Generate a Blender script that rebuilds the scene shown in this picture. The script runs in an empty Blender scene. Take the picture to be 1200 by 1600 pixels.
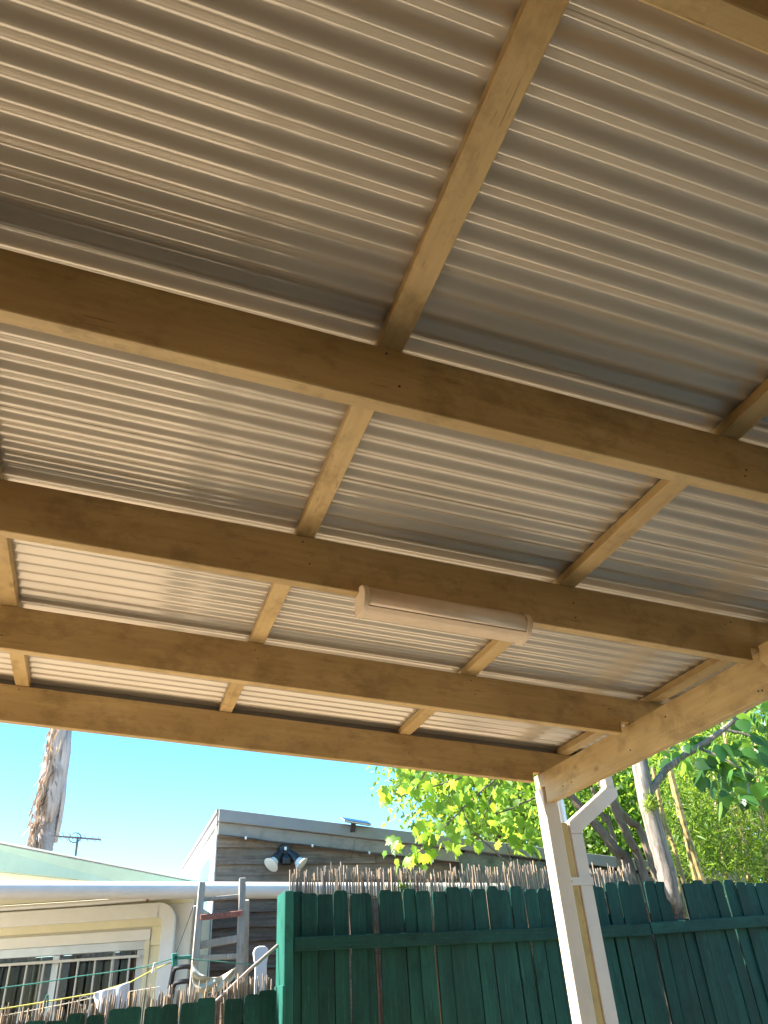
import bpy, bmesh, math, random
import numpy as np
from mathutils import Vector, Matrix, Euler

random.seed(7); rng = np.random.default_rng(7)
scene = bpy.context.scene
COL = scene.collection
EYE = 1.45

# ------------------------------------------------------------------ camera, sky, sun, exposure
FPX = 1181.0                                   # focal length in pixels of a 1200 x 1600 frame
_b = Vector((-475, 812, 1181)).normalized()
_v = Vector((-125, -1790, 1181)); _v = (_v - _b * _v.dot(_b)).normalized()
_x = _b.cross(_v)
RW = Matrix((_x, _b, _v))                      # image axes (right, down, forward) -> world
cam_d = bpy.data.cameras.new('camera'); cam = bpy.data.objects.new('camera', cam_d); COL.objects.link(cam)
cam_d.sensor_fit = 'VERTICAL'; cam_d.sensor_height = 36; cam_d.sensor_width = 27
cam_d.lens = FPX / 1600 * 36
cam_d.clip_start = 0.02; cam_d.clip_end = 2000
m = Matrix((RW.col[0], -RW.col[1], -RW.col[2])).transposed().to_4x4()
m.translation = (0, 0, EYE)
cam.matrix_world = m
scene.camera = cam

SUN = Vector((-0.66, 0.17, 0.72)).normalized()
world = bpy.data.worlds.new('World'); scene.world = world; world.use_nodes = True
wn = world.node_tree.nodes; bg = wn['Background']
sky = wn.new('ShaderNodeTexSky'); sky.sky_type = 'NISHITA'; sky.sun_disc = False
sky.sun_elevation = math.asin(SUN.z); sky.sun_rotation = math.atan2(SUN.x, SUN.y)
sky.air_density = 1.0; sky.dust_density = 0.2; sky.ozone_density = 1.6
hs = wn.new('ShaderNodeHueSaturation'); hs.inputs['Saturation'].default_value = 1.38; hs.inputs['Hue'].default_value = 0.487
world.node_tree.links.new(sky.outputs[0], hs.inputs['Color']); world.node_tree.links.new(hs.outputs[0], bg.inputs[0]); bg.inputs[1].default_value = 0.09
sl = bpy.data.lights.new('sun', 'SUN'); so = bpy.data.objects.new('sun', sl); COL.objects.link(so)
sl.energy = 5.0; sl.angle = math.radians(0.5); sl.color = (1, 0.94, 0.84)
so.location = (-10, 5, 12); so.rotation_euler = SUN.to_track_quat('Z', 'Y').to_euler()
vs = scene.view_settings
vs.view_transform = 'Standard'; vs.look = 'None'; vs.gamma = 1; vs.use_curve_mapping = False
vs.exposure = 2.4
scene.cycles.max_bounces = 8; scene.cycles.diffuse_bounces = 4; scene.cycles.use_adaptive_sampling = True; scene.cycles.adaptive_threshold = 0.02; scene.cycles.glossy_bounces = 3; scene.cycles.transmission_bounces = 4; scene.cycles.caustics_reflective = False; scene.cycles.caustics_refractive = False

# ------------------------------------------------------------------ helpers
def at(px, py, Y):
    """point of the place at depth Y behind a pixel of the photograph"""
    d = RW @ Vector((px - 600, py - 800, FPX)); d = d * (Y / d.y)
    return Vector((d.x, d.y, d.z + EYE))

def wmat(o):
    w = o.matrix_parent_inverse @ o.matrix_basis
    return wmat(o.parent) @ w if o.parent else o.matrix_basis.copy()

def setparent(o, p):
    o.parent = p
    if p is not None: o.matrix_parent_inverse = wmat(p).inverted()

def tag(o, label=None, cat=None, group=None, kind=None):
    for k, v in (('label', label), ('category', cat), ('group', group), ('kind', kind)):
        if v: o[k] = v
    return o

def empty(name, loc, label, cat, group=None):
    o = bpy.data.objects.new(name, None); COL.objects.link(o); o.location = loc
    o.empty_display_size = 0.1
    return tag(o, label, cat, group)

class MB:
    def __init__(s): s.v = []; s.f = []; s.smooth = False
    def add(s, vs, fs):
        n = len(s.v); s.v += [tuple(v) for v in vs]; s.f += [tuple(i + n for i in f) for f in fs]; return s
    def box(s, c, size, M=None):
        hx, hy, hz = (d / 2 for d in size); c = Vector(c)
        P = [Vector((x, y, z)) for z in (-hz, hz) for y in (-hy, hy) for x in (-hx, hx)]
        if M: P = [M @ p for p in P]
        return s.add([c + p for p in P], [(0, 2, 3, 1), (4, 5, 7, 6), (0, 1, 5, 4), (2, 6, 7, 3), (0, 4, 6, 2), (1, 3, 7, 5)])
    def span(s, a, b):
        a, b = Vector(a), Vector(b); return s.box((a + b) / 2, [abs(b[i] - a[i]) for i in range(3)])
    def prism(s, poly, ext):
        """poly: 3d points in order, ext: extrusion vector"""
        n = len(poly); e = Vector(ext); A = [Vector(p) for p in poly]
        fs = [tuple(range(n))[::-1], tuple(range(n, 2 * n))] + [(i, (i + 1) % n, n + (i + 1) % n, n + i) for i in range(n)]
        return s.add(A + [p + e for p in A], fs)
    def bar(s, a, b, w, h, up=(0, 0, 1)):
        a, b = Vector(a), Vector(b); d = (b - a); L = d.length; d = d / L
        y = Vector(up).cross(d)
        if y.length < 1e-4: y = Vector((0, 1, 0)).cross(d)
        y.normalize(); z = d.cross(y)
        return s.box((a + b) / 2, (L, w, h), Matrix((d, y, z)).transposed())
    def tube(s, path, r, n=8, cap=True):
        P = [Vector(p) for p in path]; R = r if isinstance(r, (list, tuple)) else [r] * len(P)
        rings = []; ref = None
        for i, p in enumerate(P):
            t = (P[min(i + 1, len(P) - 1)] - P[max(i - 1, 0)]).normalized()
            if ref is None:
                ref = t.orthogonal().normalized()
            ref = (ref - t * ref.dot(t)).normalized(); b = t.cross(ref)
            rings.append([p + (ref * math.cos(2 * math.pi * k / n) + b * math.sin(2 * math.pi * k / n)) * R[i] for k in range(n)])
        vs = [v for rg in rings for v in rg]; fs = []
        for i in range(len(P) - 1):
            for k in range(n):
                a = i * n + k; b2 = i * n + (k + 1) % n
                fs.append((a, b2, b2 + n, a + n))
        if cap: fs += [tuple(range(n))[::-1], tuple(range((len(P) - 1) * n, len(P) * n))]
        return s.add(vs, fs)
    def mesh(s, name, bevel=0, smooth=False, seg=1):
        me = bpy.data.meshes.new(name); me.from_pydata(s.v, [], s.f); me.update()
        bm = bmesh.new(); bm.from_mesh(me)
        bmesh.ops.recalc_face_normals(bm, faces=bm.faces)
        if bevel:
            bmesh.ops.bevel(bm, geom=[e for e in bm.edges if len(e.link_faces) == 2 and e.calc_face_angle(0) > 0.6], offset=bevel, segments=seg, affect='EDGES', clamp_overlap=True)
        bm.to_mesh(me); bm.free()
        if smooth:
            me.polygons.foreach_set('use_smooth', [True] * len(me.polygons))
            if smooth != 'all':
                me.set_sharp_from_angle(angle=math.radians(40))
        return me
    def build(s, name, mat, parent=None, origin=None, bevel=0, smooth=False, seg=1):
        if origin is not None:
            o3 = Vector(origin); s.v = [tuple(Vector(v) - o3) for v in s.v]
        me = s.mesh(name, bevel, smooth, seg); me.materials.append(mat)
        o = bpy.data.objects.new(name, me); COL.objects.link(o)
        if origin is not None: o.location = o3
        if parent is not None: setparent(o, parent)
        return o

def inst(me, name, loc, rot=(0, 0, 0), scale=(1, 1, 1), parent=None):
    o = bpy.data.objects.new(name, me); COL.objects.link(o)
    o.location = loc; o.rotation_euler = rot; o.scale = scale
    if parent is not None: setparent(o, parent)
    return o

# ------------------------------------------------------------------ materials
def newmat(name):
    mt = bpy.data.materials.new(name); mt.use_nodes = True
    nt = mt.node_tree; p = nt.nodes['Principled BSDF']; return mt, nt, p

def N(nt, t, **kw):
    n = nt.nodes.new(t)
    for k, v in kw.items():
        if k.startswith('_'): setattr(n, k[1:], v)
        else: n.inputs[k.replace('__', ' ')].default_value = v
    return n

def ramp(nt, stops):
    r = nt.nodes.new('ShaderNodeValToRGB'); el = r.color_ramp.elements
    while len(el) > 1: el.remove(el[-1])
    for i, (pos, c) in enumerate(stops):
        e = el[0] if i == 0 else el.new(pos)
        e.position = pos; e.color = (c, c, c, 1) if not hasattr(c, '__len__') else (*c, 1)
    return r

def coords(nt, scale, per_object=True):
    tc = nt.nodes.new('ShaderNodeTexCoord'); mp = nt.nodes.new('ShaderNodeMapping')
    mp.inputs['Scale'].default_value = scale
    if per_object:
        oi = nt.nodes.new('ShaderNodeObjectInfo'); mu = nt.nodes.new('ShaderNodeVectorMath'); mu.operation = 'MULTIPLY'
        cm = nt.nodes.new('ShaderNodeCombineXYZ')
        for i in range(3): nt.links.new(oi.outputs['Random'], cm.inputs[i])
        mu.inputs[1].default_value = (37, 91, 53)
        nt.links.new(cm.outputs[0], mu.inputs[0])
        nt.links.new(mu.outputs[0], mp.inputs['Location'])
    nt.links.new(tc.outputs['Object'], mp.inputs['Vector'])
    return mp.outputs[0]

def mixc(nt, fac, a, b, blend='MIX'):
    mx = nt.nodes.new('ShaderNodeMix'); mx.data_type = 'RGBA'; mx.blend_type = blend
    for sock, val in ((0, fac), (6, a), (7, b)):
        if hasattr(val, 'node'): nt.links.new(val, mx.inputs[sock])
        elif isinstance(val, (int, float)): mx.inputs[sock].default_value = val
        else: mx.inputs[sock].default_value = (*val, 1)
    return mx.outputs[2]

def timber(name, col, dark, axis=0, worn=None, rough=0.55, knots=True, grain=0.35, bump=0.25, spec=0.4, blotch=1.6, ovar=0.17, smudge=0.6):
    """painted or bare timber with grain along one local axis, blotchy wear and a few knots"""
    mt, nt, p = newmat(name); L = nt.links.new
    sc = [22, 22, 22]; sc[axis] = 1.1
    c1 = coords(nt, sc); n1 = N(nt, 'ShaderNodeTexNoise', Scale=2.2, Detail=5, Roughness=0.65); L(c1, n1.inputs['Vector'])
    sc2 = [3, 3, 3]; sc2[axis] = 1.0
    c2 = coords(nt, sc2); n2 = N(nt, 'ShaderNodeTexNoise', Scale=blotch, Detail=4, Roughness=0.6); L(c2, n2.inputs['Vector'])
    r1 = ramp(nt, [(0.36, 0.0), (0.68, 1.0)]); L(n1.outputs[0], r1.inputs[0])
    r2 = ramp(nt, [(0.34, 0.0), (0.66, 1.0)]); L(n2.outputs[0], r2.inputs[0])
    g = N(nt, 'ShaderNodeMath', _operation='MULTIPLY'); L(r1.outputs[0], g.inputs[0]); g.inputs[1].default_value = grain
    c = mixc(nt, g.outputs[0], col, dark)
    bl = N(nt, 'ShaderNodeMath', _operation='MULTIPLY'); L(r2.outputs[0], bl.inputs[0]); bl.inputs[1].default_value = 0.55
    c = mixc(nt, bl.outputs[0], c, dark)
    c6 = coords(nt, [2.0 if i != axis else 1.3 for i in range(3)]); n6 = N(nt, 'ShaderNodeTexNoise', Scale=4.2, Detail=9, Roughness=0.72); L(c6, n6.inputs['Vector'])
    r6 = ramp(nt, [(0.50, 0.0), (0.60, smudge * .5), (0.72, smudge)]); L(n6.outputs[0], r6.inputs[0])
    c = mixc(nt, r6.outputs[0], c, tuple(x * .5 for x in dark))
    c7 = coords(nt, [30 if i != axis else 2.5 for i in range(3)]); n7 = N(nt, 'ShaderNodeTexNoise', Scale=3.0, Detail=3, Roughness=0.6); L(c7, n7.inputs['Vector'])
    r7 = ramp(nt, [(0.66, 0.0), (0.72, smudge * .8)]); L(n7.outputs[0], r7.inputs[0])
    c = mixc(nt, r7.outputs[0], c, tuple(x * .35 for x in dark))
    if worn:
        n3 = N(nt, 'ShaderNodeTexNoise', Scale=5.0, Detail=6, Roughness=0.7); L(c1, n3.inputs['Vector'])
        r3 = ramp(nt, [(0.60, 0.0), (0.70, 1.0)]); L(n3.outputs[0], r3.inputs[0])
        c = mixc(nt, r3.outputs[0], c, worn)
    if knots:
        sk = [9, 9, 9]; sk[axis] = 4.5
        c3 = coords(nt, sk); vo = N(nt, 'ShaderNodeTexVoronoi', Scale=0.55); L(c3, vo.inputs['Vector'])
        rk = ramp(nt, [(0.03, 1.0), (0.09, 0.0)]); L(vo.outputs['Distance'], rk.inputs[0])
        n4 = N(nt, 'ShaderNodeTexNoise', Scale=14, Detail=3); L(c2, n4.inputs['Vector'])
        mk = N(nt, 'ShaderNodeMath', _operation='MULTIPLY'); L(rk.outputs[0], mk.inputs[0]); L(n4.outputs[0], mk.inputs[1]); mk.use_clamp = True; n4.inputs['Scale'].default_value = 9
        c = mixc(nt, mk.outputs[0], c, tuple(x * 0.3 for x in dark))
    oi = nt.nodes.new('ShaderNodeObjectInfo'); ro = ramp(nt, [(0.0, 1 - ovar), (1.0, 1.0)]); L(oi.outputs['Random'], ro.inputs[0])
    c = mixc(nt, 1.0, c, ro.outputs[0], 'MULTIPLY')
    L(c, p.inputs['Base Color'])
    p.inputs['Roughness'].default_value = rough; p.inputs['Specular IOR Level'].default_value = spec
    bp = N(nt, 'ShaderNodeBump', Strength=bump, Distance=0.004); L(n1.outputs[0], bp.inputs['Height']); L(bp.outputs[0], p.inputs['Normal'])
    return mt

def plain(name, col, rough=0.5, var=0.15, scale=6, metallic=0, spec=0.5, bump=0.0, dirt=None):
    mt, nt, p = newmat(name); L = nt.links.new
    c0 = coords(nt, (1, 1, 1)); n1 = N(nt, 'ShaderNodeTexNoise', Scale=scale, Detail=6, Roughness=0.6); L(c0, n1.inputs['Vector'])
    d = tuple(x * (1 - var) for x in col); l = tuple(min(1, x * (1 + var)) for x in col)
    r = ramp(nt, [(0.3, d), (0.7, l)]); L(n1.outputs[0], r.inputs[0]); c = r.outputs[0]
    if dirt:
        n2 = N(nt, 'ShaderNodeTexNoise', Scale=scale * 2.3, Detail=8, Roughness=0.75); L(c0, n2.inputs['Vector'])
        r2 = ramp(nt, [(0.52, 0.0), (0.68, 0.8)]); L(n2.outputs[0], r2.inputs[0]); c = mixc(nt, r2.outputs[0], c, dirt)
    L(c, p.inputs['Base Color'])
    p.inputs['Roughness'].default_value = rough; p.inputs['Metallic'].default_value = metallic; p.inputs['Specular IOR Level'].default_value = spec
    if bump:
        bp = N(nt, 'ShaderNodeBump', Strength=bump, Distance=0.01); L(n1.outputs[0], bp.inputs['Height']); L(bp.outputs[0], p.inputs['Normal'])
    return mt

def leafmat(name, col, trans, tfac=0.5, var=0.35, rough=0.45):
    mt, nt, p = newmat(name); L = nt.links.new
    geo = nt.nodes.new('ShaderNodeNewGeometry'); oi = nt.nodes.new('ShaderNodeObjectInfo')
    ad = N(nt, 'ShaderNodeMath', _operation='ADD'); L(geo.outputs['Random Per Island'], ad.inputs[0]); L(oi.outputs['Random'], ad.inputs[1])
    fr = N(nt, 'ShaderNodeMath', _operation='FRACT'); L(ad.outputs[0], fr.inputs[0])
    def rr(c):
        r = ramp(nt, [(0.0, tuple(x * (1 - var) for x in c)), (0.6, c), (1.0, (min(1, c[0] * (1 + 1.6 * var)), min(1, c[1] * (1 + var)), c[2]))])
        L(fr.outputs[0], r.inputs[0]); return r.outputs[0]
    L(rr(col), p.inputs['Base Color']); p.inputs['Roughness'].default_value = rough; p.inputs['Specular IOR Level'].default_value = 0.35
    tr = nt.nodes.new('ShaderNodeBsdfTranslucent'); L(rr(trans), tr.inputs[0])
    mx = nt.nodes.new('ShaderNodeMixShader'); mx.inputs[0].default_value = tfac
    L(p.outputs[0], mx.inputs[1]); L(tr.outputs[0], mx.inputs[2]); L(mx.outputs[0], nt.nodes['Material Output'].inputs[0])
    return mt

PAINT = (0.66, 0.47, 0.225); PAINT_D = (0.37, 0.235, 0.085)
M = {}
M['beam_x'] = timber('tan_painted_timber_x', PAINT, PAINT_D, 0)
M['beam_y'] = timber('tan_painted_timber_y', PAINT, PAINT_D, 1)
M['batten'] = timber('tan_painted_batten', PAINT, PAINT_D, 1, knots=True)
M['post'] = timber('cream_painted_post', (0.72, 0.60, 0.47), (0.58, 0.46, 0.34), 2, knots=False, grain=0.15, smudge=0.2)
M['yellow_wood'] = timber('yellow_timber', (0.60, 0.40, 0.13), (0.45, 0.27, 0.07), 2, knots=False)
M['fence'] = timber('green_fence_paint', (0.013, 0.074, 0.055), (0.004, 0.027, 0.021), 2, worn=(0.045, 0.12, 0.10), rough=0.6, knots=False, bump=0.5, grain=0.6, ovar=0.4, spec=0.15)
M['fence_post_sunlit'] = timber('green_post_sunlit_paint', (0.020, 0.125, 0.092), (0.012, 0.075, 0.056), 2, rough=0.6, knots=False, grain=0.4, ovar=0.05, spec=0.15)  # fence green lightened to paint sunlight onto the end posts
M['fence_x'] = timber('green_fence_rail', (0.013, 0.074, 0.055), (0.004, 0.027, 0.021), 0, worn=(0.045, 0.12, 0.10), rough=0.6, knots=False, bump=0.5, grain=0.6, ovar=0.4, spec=0.15)
M['shed'] = timber('weathered_grey_boards', (0.36, 0.28, 0.215), (0.13, 0.095, 0.075), 0, worn=(0.30, 0.26, 0.23), rough=0.8, grain=0.8, bump=0.8, spec=0.2, ovar=0.3)
M['shed_red'] = timber('weathered_red_boards', (0.29, 0.19, 0.14), (0.10, 0.064, 0.05), 0, worn=(0.32, 0.27, 0.23), rough=0.8, grain=0.8, bump=0.8, spec=0.2, ovar=0.3)
M['shed_grey'] = timber('grey_painted_board', (0.34, 0.31, 0.28), (0.25, 0.225, 0.20), 0, rough=0.7, knots=False)
M['ladder'] = timber('old_ladder_timber', (0.46, 0.42, 0.36), (0.27, 0.23, 0.19), 2, worn=(0.6, 0.58, 0.55), rough=0.8, knots=False, grain=0.6)
M['fascia'] = plain('grey_metal_fascia', (0.22, 0.21, 0.21), 0.4, 0.06)
M['slate'] = plain('mottled_slate_sheet', (0.12, 0.14, 0.135), 0.75, 0.4, 9, dirt=(0.24, 0.26, 0.25))
M['shed_white'] = plain('peeling_white_paint', (0.55, 0.53, 0.52), 0.6, 0.1, 3, dirt=(0.20, 0.17, 0.18))
M['white'] = plain('white_enamel', (0.80, 0.79, 0.79), 0.4, 0.05)
M['gutter_white'] = plain('white_gutter', (0.70, 0.64, 0.60), 0.35, 0.06)
M['pipe'] = plain('cream_downpipe', (0.68, 0.57, 0.48), 0.4, 0.05)
M['cream'] = plain('cream_weatherboard', (0.80, 0.73, 0.52), 0.55, 0.05)
M['pale'] = plain('pale_wall_sheet', (0.78, 0.73, 0.63), 0.6, 0.06)
M['mint'] = plain('mint_bargeboard', (0.40, 0.50, 0.40), 0.5, 0.06)
M['black'] = plain('black_plastic', (0.018, 0.018, 0.022), 0.45, 0.2)
M['dark_metal'] = plain('dark_wire', (0.05, 0.05, 0.05), 0.5, 0.2)
M['alu'] = plain('grey_aluminium', (0.55, 0.56, 0.58), 0.35, 0.1, metallic=0.4)
M['grille'] = plain('white_steel_grille', (0.62, 0.60, 0.58), 0.45, 0.06)
M['curtain'] = plain('grey_curtain', (0.34, 0.31, 0.31), 0.9, 0.2)
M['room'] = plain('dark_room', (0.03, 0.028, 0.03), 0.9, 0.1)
M['concrete'] = plain('patio_concrete', (0.52, 0.42, 0.30), 0.8, 0.12, 2.0)
M['dirt'] = plain('garden_ground', (0.25, 0.225, 0.18), 0.95, 0.35, 1.2, dirt=(0.07, 0.10, 0.03))
M['render'] = plain('bounce_wall_render', (0.42, 0.26, 0.11), 0.8, 0.1, 3)  # warm colour chosen so the added wall bounces golden light
M['rope_green'] = plain('green_rope', (0.05, 0.22, 0.17), 0.7, 0.2)
M['rope_yellow'] = plain('yellow_rope', (0.62, 0.55, 0.12), 0.7, 0.2)
M['rope_tan'] = plain('tan_rope', (0.55, 0.48, 0.36), 0.8, 0.2)
M['cloth'] = plain('white_cloth', (0.80, 0.78, 0.80), 0.85, 0.05)
M['canvas'] = plain('cream_canvas', (0.70, 0.62, 0.47), 0.85, 0.08)
M['rust'] = plain('rust_red_paint', (0.28, 0.10, 0.07), 0.8, 0.4, 20, dirt=(0.42, 0.33, 0.28))
M['rod'] = plain('bronze_rod', (0.33, 0.26, 0.22), 0.35, 0.15, metallic=0.5)
M['bark'] = timber('grey_bark', (0.37, 0.32, 0.27), (0.09, 0.072, 0.058), 2, rough=0.9, knots=False, grain=0.9, bump=1.0, spec=0.1)
M['bark_d'] = timber('brown_bark', (0.27, 0.21, 0.16), (0.13, 0.095, 0.07), 2, rough=0.9, knots=False, grain=0.7, bump=0.8, spec=0.1)
M['culm'] = timber('bamboo_culm', (0.34, 0.25, 0.09), (0.20, 0.13, 0.045), 2, rough=0.5, knots=False)
M['palm_trunk'] = timber('palm_trunk', (0.46, 0.41, 0.41), (0.30, 0.25, 0.24), 0, rough=0.9, knots=False, grain=0.7, bump=0.9)
M['palm_sheath'] = timber('palm_sheath', (0.58, 0.50, 0.48), (0.40, 0.31, 0.28), 2, worn=(0.45, 0.28, 0.18), rough=0.8, knots=False, grain=0.8)
M['frond'] = leafmat('palm_frond', (0.07, 0.10, 0.05), (0.12, 0.18, 0.06), 0.3)
M['dead_frond'] = leafmat('dead_frond', (0.40, 0.30, 0.24), (0.36, 0.26, 0.19), 0.3)
M['leaf_plane'] = leafmat('maple_leaf', (0.12, 0.25, 0.03), (0.42, 0.60, 0.06), 0.58, 0.5)
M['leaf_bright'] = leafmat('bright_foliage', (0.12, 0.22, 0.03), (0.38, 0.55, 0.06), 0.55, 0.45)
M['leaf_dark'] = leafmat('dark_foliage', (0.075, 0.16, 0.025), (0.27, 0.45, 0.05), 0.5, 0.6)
M['leaf_big'] = leafmat('big_glossy_leaf', (0.045, 0.13, 0.035), (0.22, 0.42, 0.06), 0.45, 0.5, 0.3)
M['leaf_bamboo'] = leafmat('bamboo_leaf', (0.12, 0.20, 0.03), (0.33, 0.47, 0.055), 0.5, 0.6)
M['reed'] = leafmat('reed_stem', (0.34, 0.27, 0.215), (0.2, 0.15, 0.1), 0.05, 0.45, 0.6)

def sheetmat():
    mt, nt, p = newmat('roof_sheet_underside'); L = nt.links.new
    c0 = coords(nt, (0.6, 5, 5)); n1 = N(nt, 'ShaderNodeTexNoise', Scale=2.0, Detail=4); L(c0, n1.inputs['Vector'])
    r = ramp(nt, [(0.3, (0.48, 0.415, 0.325)), (0.5, (0.54, 0.47, 0.375)), (0.7, (0.57, 0.50, 0.40))]); L(n1.outputs[0], r.inputs[0]); L(r.outputs[0], p.inputs['Base Color'])
    c1 = coords(nt, (.5, 4, 4)); n2 = N(nt, 'ShaderNodeTexNoise', Scale=1.5, Detail=5); L(c1, n2.inputs['Vector'])
    r2 = ramp(nt, [(0.3, 0.115), (0.75, 0.14)]); L(n2.outputs[0], r2.inputs[0]); L(r2.outputs[0], p.inputs['Roughness'])
    p.inputs['Specular IOR Level'].default_value = 0.95; p.inputs['Metallic'].default_value = 0.12
    return mt
M['sheet'] = sheetmat()

def glassmat():
    mt, nt, p = newmat('window_glass')
    p.inputs['Base Color'].default_value = (0.85, 0.9, 0.9, 1); p.inputs['Roughness'].default_value = 0.02
    p.inputs['Transmission Weight'].default_value = 1.0; p.inputs['IOR'].default_value = 1.2
    return mt
M['glass'] = glassmat()
M['turq'] = plain('turquoise_pane', (0.08, 0.42, 0.42), 0.2, 0.1)
M['solar'] = plain('solar_cells', (0.03, 0.04, 0.09), 0.15, 0.3, 20)
M['lamp_glass'] = plain('frosted_reflector', (0.75, 0.74, 0.70), 0.25, 0.06)
M['diffuser'] = plain('cream_light_diffuser', (0.72, 0.57, 0.43), 0.25, 0.06, 12)
M['diff_base'] = plain('cream_light_base', (0.70, 0.54, 0.38), 0.45, 0.06, 12)

# ------------------------------------------------------------------ ground
g = MB(); g.add([(-300, -300, -0.05), (300, -300, -0.05), (300, 300, -0.05), (-300, 300, -0.05)], [(0, 1, 2, 3)])
tag(g.build('ground', M['dirt']), kind='structure')
g = MB(); g.span((-8, -2.7, -0.15), (3.6, 5.38, 0.0)); tag(g.build('patio_slab', M['concrete'], bevel=0.01), kind='structure')  # unseen floor, stretched to the fence and leftwards for stronger bounce light

# unseen wall added behind and left of the camera: blocks sky, bounces warm light
w = MB(); w.prism([(-3.05, 2.6, -.1), (-2.8, 2.6, -.1), (-2.8, -2.75, -.1), (6, -2.75, -.1), (6, -3.0, -.1), (-3.05, -3.0, -.1)], (0, 0, 3.6))
tag(w.build('unseen_bounce_wall', M['render']), 'unseen wall added to block sky and bounce warm light', 'wall')

# ------------------------------------------------------------------ patio cover
TH = math.radians(4.5); H0 = EYE + 1.53
cover = empty('patio_cover', (2.58, 4.345, 0), 'tan timber patio cover with corrugated metal roof and corner post', 'patio cover')
def roofpart(mb, name, mat, bevel=0.003, smooth=False, yloc=0, xloc=0, zloc=0, wob=0.0):
    o = mb.build(name, mat, None, None, bevel, smooth)
    T = Matrix.Translation((0, 0, H0)) @ Matrix.Rotation(TH, 4, 'Y') @ Matrix.Translation((xloc, yloc, zloc)) @ Matrix.Rotation(wob, 4, 'Z')
    o.matrix_basis = T; setparent(o, cover); return o
XL = -2.74
for k in range(-3, 4):
    y = 1.352 + 0.985 * k
    if k == -1: y = 0.322
    mb = MB()
    # bowed slightly along its length, notched over the side beam
    xs = [XL, -1.6, -0.4, 0.8, 1.8, 2.512]
    top = [(x, 0, 0) for x in xs] + [(2.98, 0, 0)]
    bot = [(2.98, 0, -0.125), (2.512, 0, -0.137)] + [(x, 0, -0.196 + random.uniform(-.0015, .0015)) for x in xs[::-1]]
    mb.prism(top + bot, (0, 0.045, 0))
    roofpart(mb, 'rafter', M['beam_x'], 0.003, yloc=y, wob=random.uniform(-.001, .001))
for k in range(-2, 4):
    x = -0.573 + 1.0985 * k + (0.0 if k < 3 else 0)
    if k == 3: x = 2.715
    mb = MB(); L0, L1 = -2.5, 4.352
    n = 6
    mb.prism([(0, L0, 0.001), (0.071, L0, 0.001), (0.071, L0, 0.041), (0, L0, 0.041)], (0, L1 - L0, 0))
    roofpart(mb, 'batten', M['batten'], 0.003, xloc=x, wob=random.uniform(-.0006, .0006))
# corrugated sheets, ten corrugations each, side lapped
PIT = 0.0762; AMP = 0.0085; PH = 0.4886
def sheet_mesh(ncor):
    seg = 14; vs = []; fs = []; n = ncor * seg
    xs = [XL - 0.05, -1, 0.5, 1.7, 3.05]
    for i in range(n + 1):
        yy = i / seg * PIT
        for x in xs: vs.append((x, yy, AMP * math.sin(2 * math.pi * yy / PIT)))
    q = len(xs)
    for i in range(n):
        for j in range(q - 1):
            fs.append((i * q + j, i * q + j + 1, (i + 1) * q + j + 1, (i + 1) * q + j))
    me = bpy.data.meshes.new('roof_sheet'); me.from_pydata(vs, [], fs); me.update()
    me.polygons.foreach_set('use_smooth', [True] * len(me.polygons)); me.materials.append(M['sheet']); return me
S10 = sheet_mesh(10); S11 = sheet_mesh(11)
y0 = PH - 4 * 10 * PIT; i = 0; Y1 = 4.34
while y0 < Y1 - 0.02:
    left = (Y1 - y0) / PIT
    me = S11 if left > 11 else sheet_mesh(max(1, round(left)))
    o = inst(me, 'roof_sheet', (0, 0, 0))
    o.matrix_basis = Matrix.Translation((0, 0, H0)) @ Matrix.Rotation(TH, 4, 'Y') @ Matrix.Translation((0, y0, 0.041 + AMP + 0.001 + (0.0016 if i % 2 else 0)))
    setparent(o, cover); y0 += 10 * PIT; i += 1
# barge flashing closing the outer end
mb = MB(); mb.span((XL, 4.36, -0.05), (3.0, 4.364, 0.075)).span((XL, 4.25, 0.072), (3.0, 4.3595, 0.075))
roofpart(mb, 'barge_flashing', M['fascia'], 0)
# side beam
Zb0, Zb1 = EYE + 1.005, EYE + 1.19
mb = MB()
mb.prism([(2.545, -2.7, Zb0), (2.545, 4.285, Zb0), (2.545, 4.285, Zb0 + .10), (2.545, 4.40, Zb0 + .10), (2.545, 4.40, Zb1), (2.545, -2.7, Zb1)], (0.052, 0, 0))
mb.build('beam', M['beam_y'], cover, (2.58, 2, Zb0), 0.004)
mb = MB(); mb.span((2.532, 4.30, -.02), (2.630, 4.393, EYE + 1.098)); mb.build('post', M['post'], cover, (2.58, 4.345, 0), 0.004)
mb = MB(); mb.span((2.6335, 4.372, -.02), (2.716, 4.40, EYE + 0.91)); mb.build('packing_strip', M['yellow_wood'], cover, (2.67, 4.385, 0), 0.003)
# high-side ledger beam and post out of view
mb = MB(); mb.span((XL + .02, -2.6, EYE + 1.35), (XL + .09, 4.35, EYE + 1.54)); mb.build('beam', M['beam_y'], cover, (XL, 2, EYE), 0.004)
mb = MB(); mb.span((XL, 4.26, -.02), (XL + .095, 4.353, EYE + 1.345)); mb.build('post', M['post'], cover, (XL, 4.3, 0), 0.004)
mb = MB(); mb.span((2.9825, -2.7, EYE + 1.195), (2.998, 4.36, EYE + 1.32)); mb.build('fascia_board', M['beam_y'], cover, (2.99, 2, EYE + 1.2), .002)
# gutter along the low edge
gz = EYE + 1.335; prof = [(3.0, gz), (3.0, gz - .09), (3.10, gz - .09), (3.135, gz - .05), (3.135, gz + .01), (3.125, gz + .01), (3.125, gz - .045), (3.096, gz - .08), (3.008, gz - .08), (3.008, gz)]
mb = MB(); mb.prism([(a, -2.7, b) for a, b in prof], (0, 7.2, 0)); mb.build('gutter', M['pipe'], cover, (3.05, 0, gz))
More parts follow.
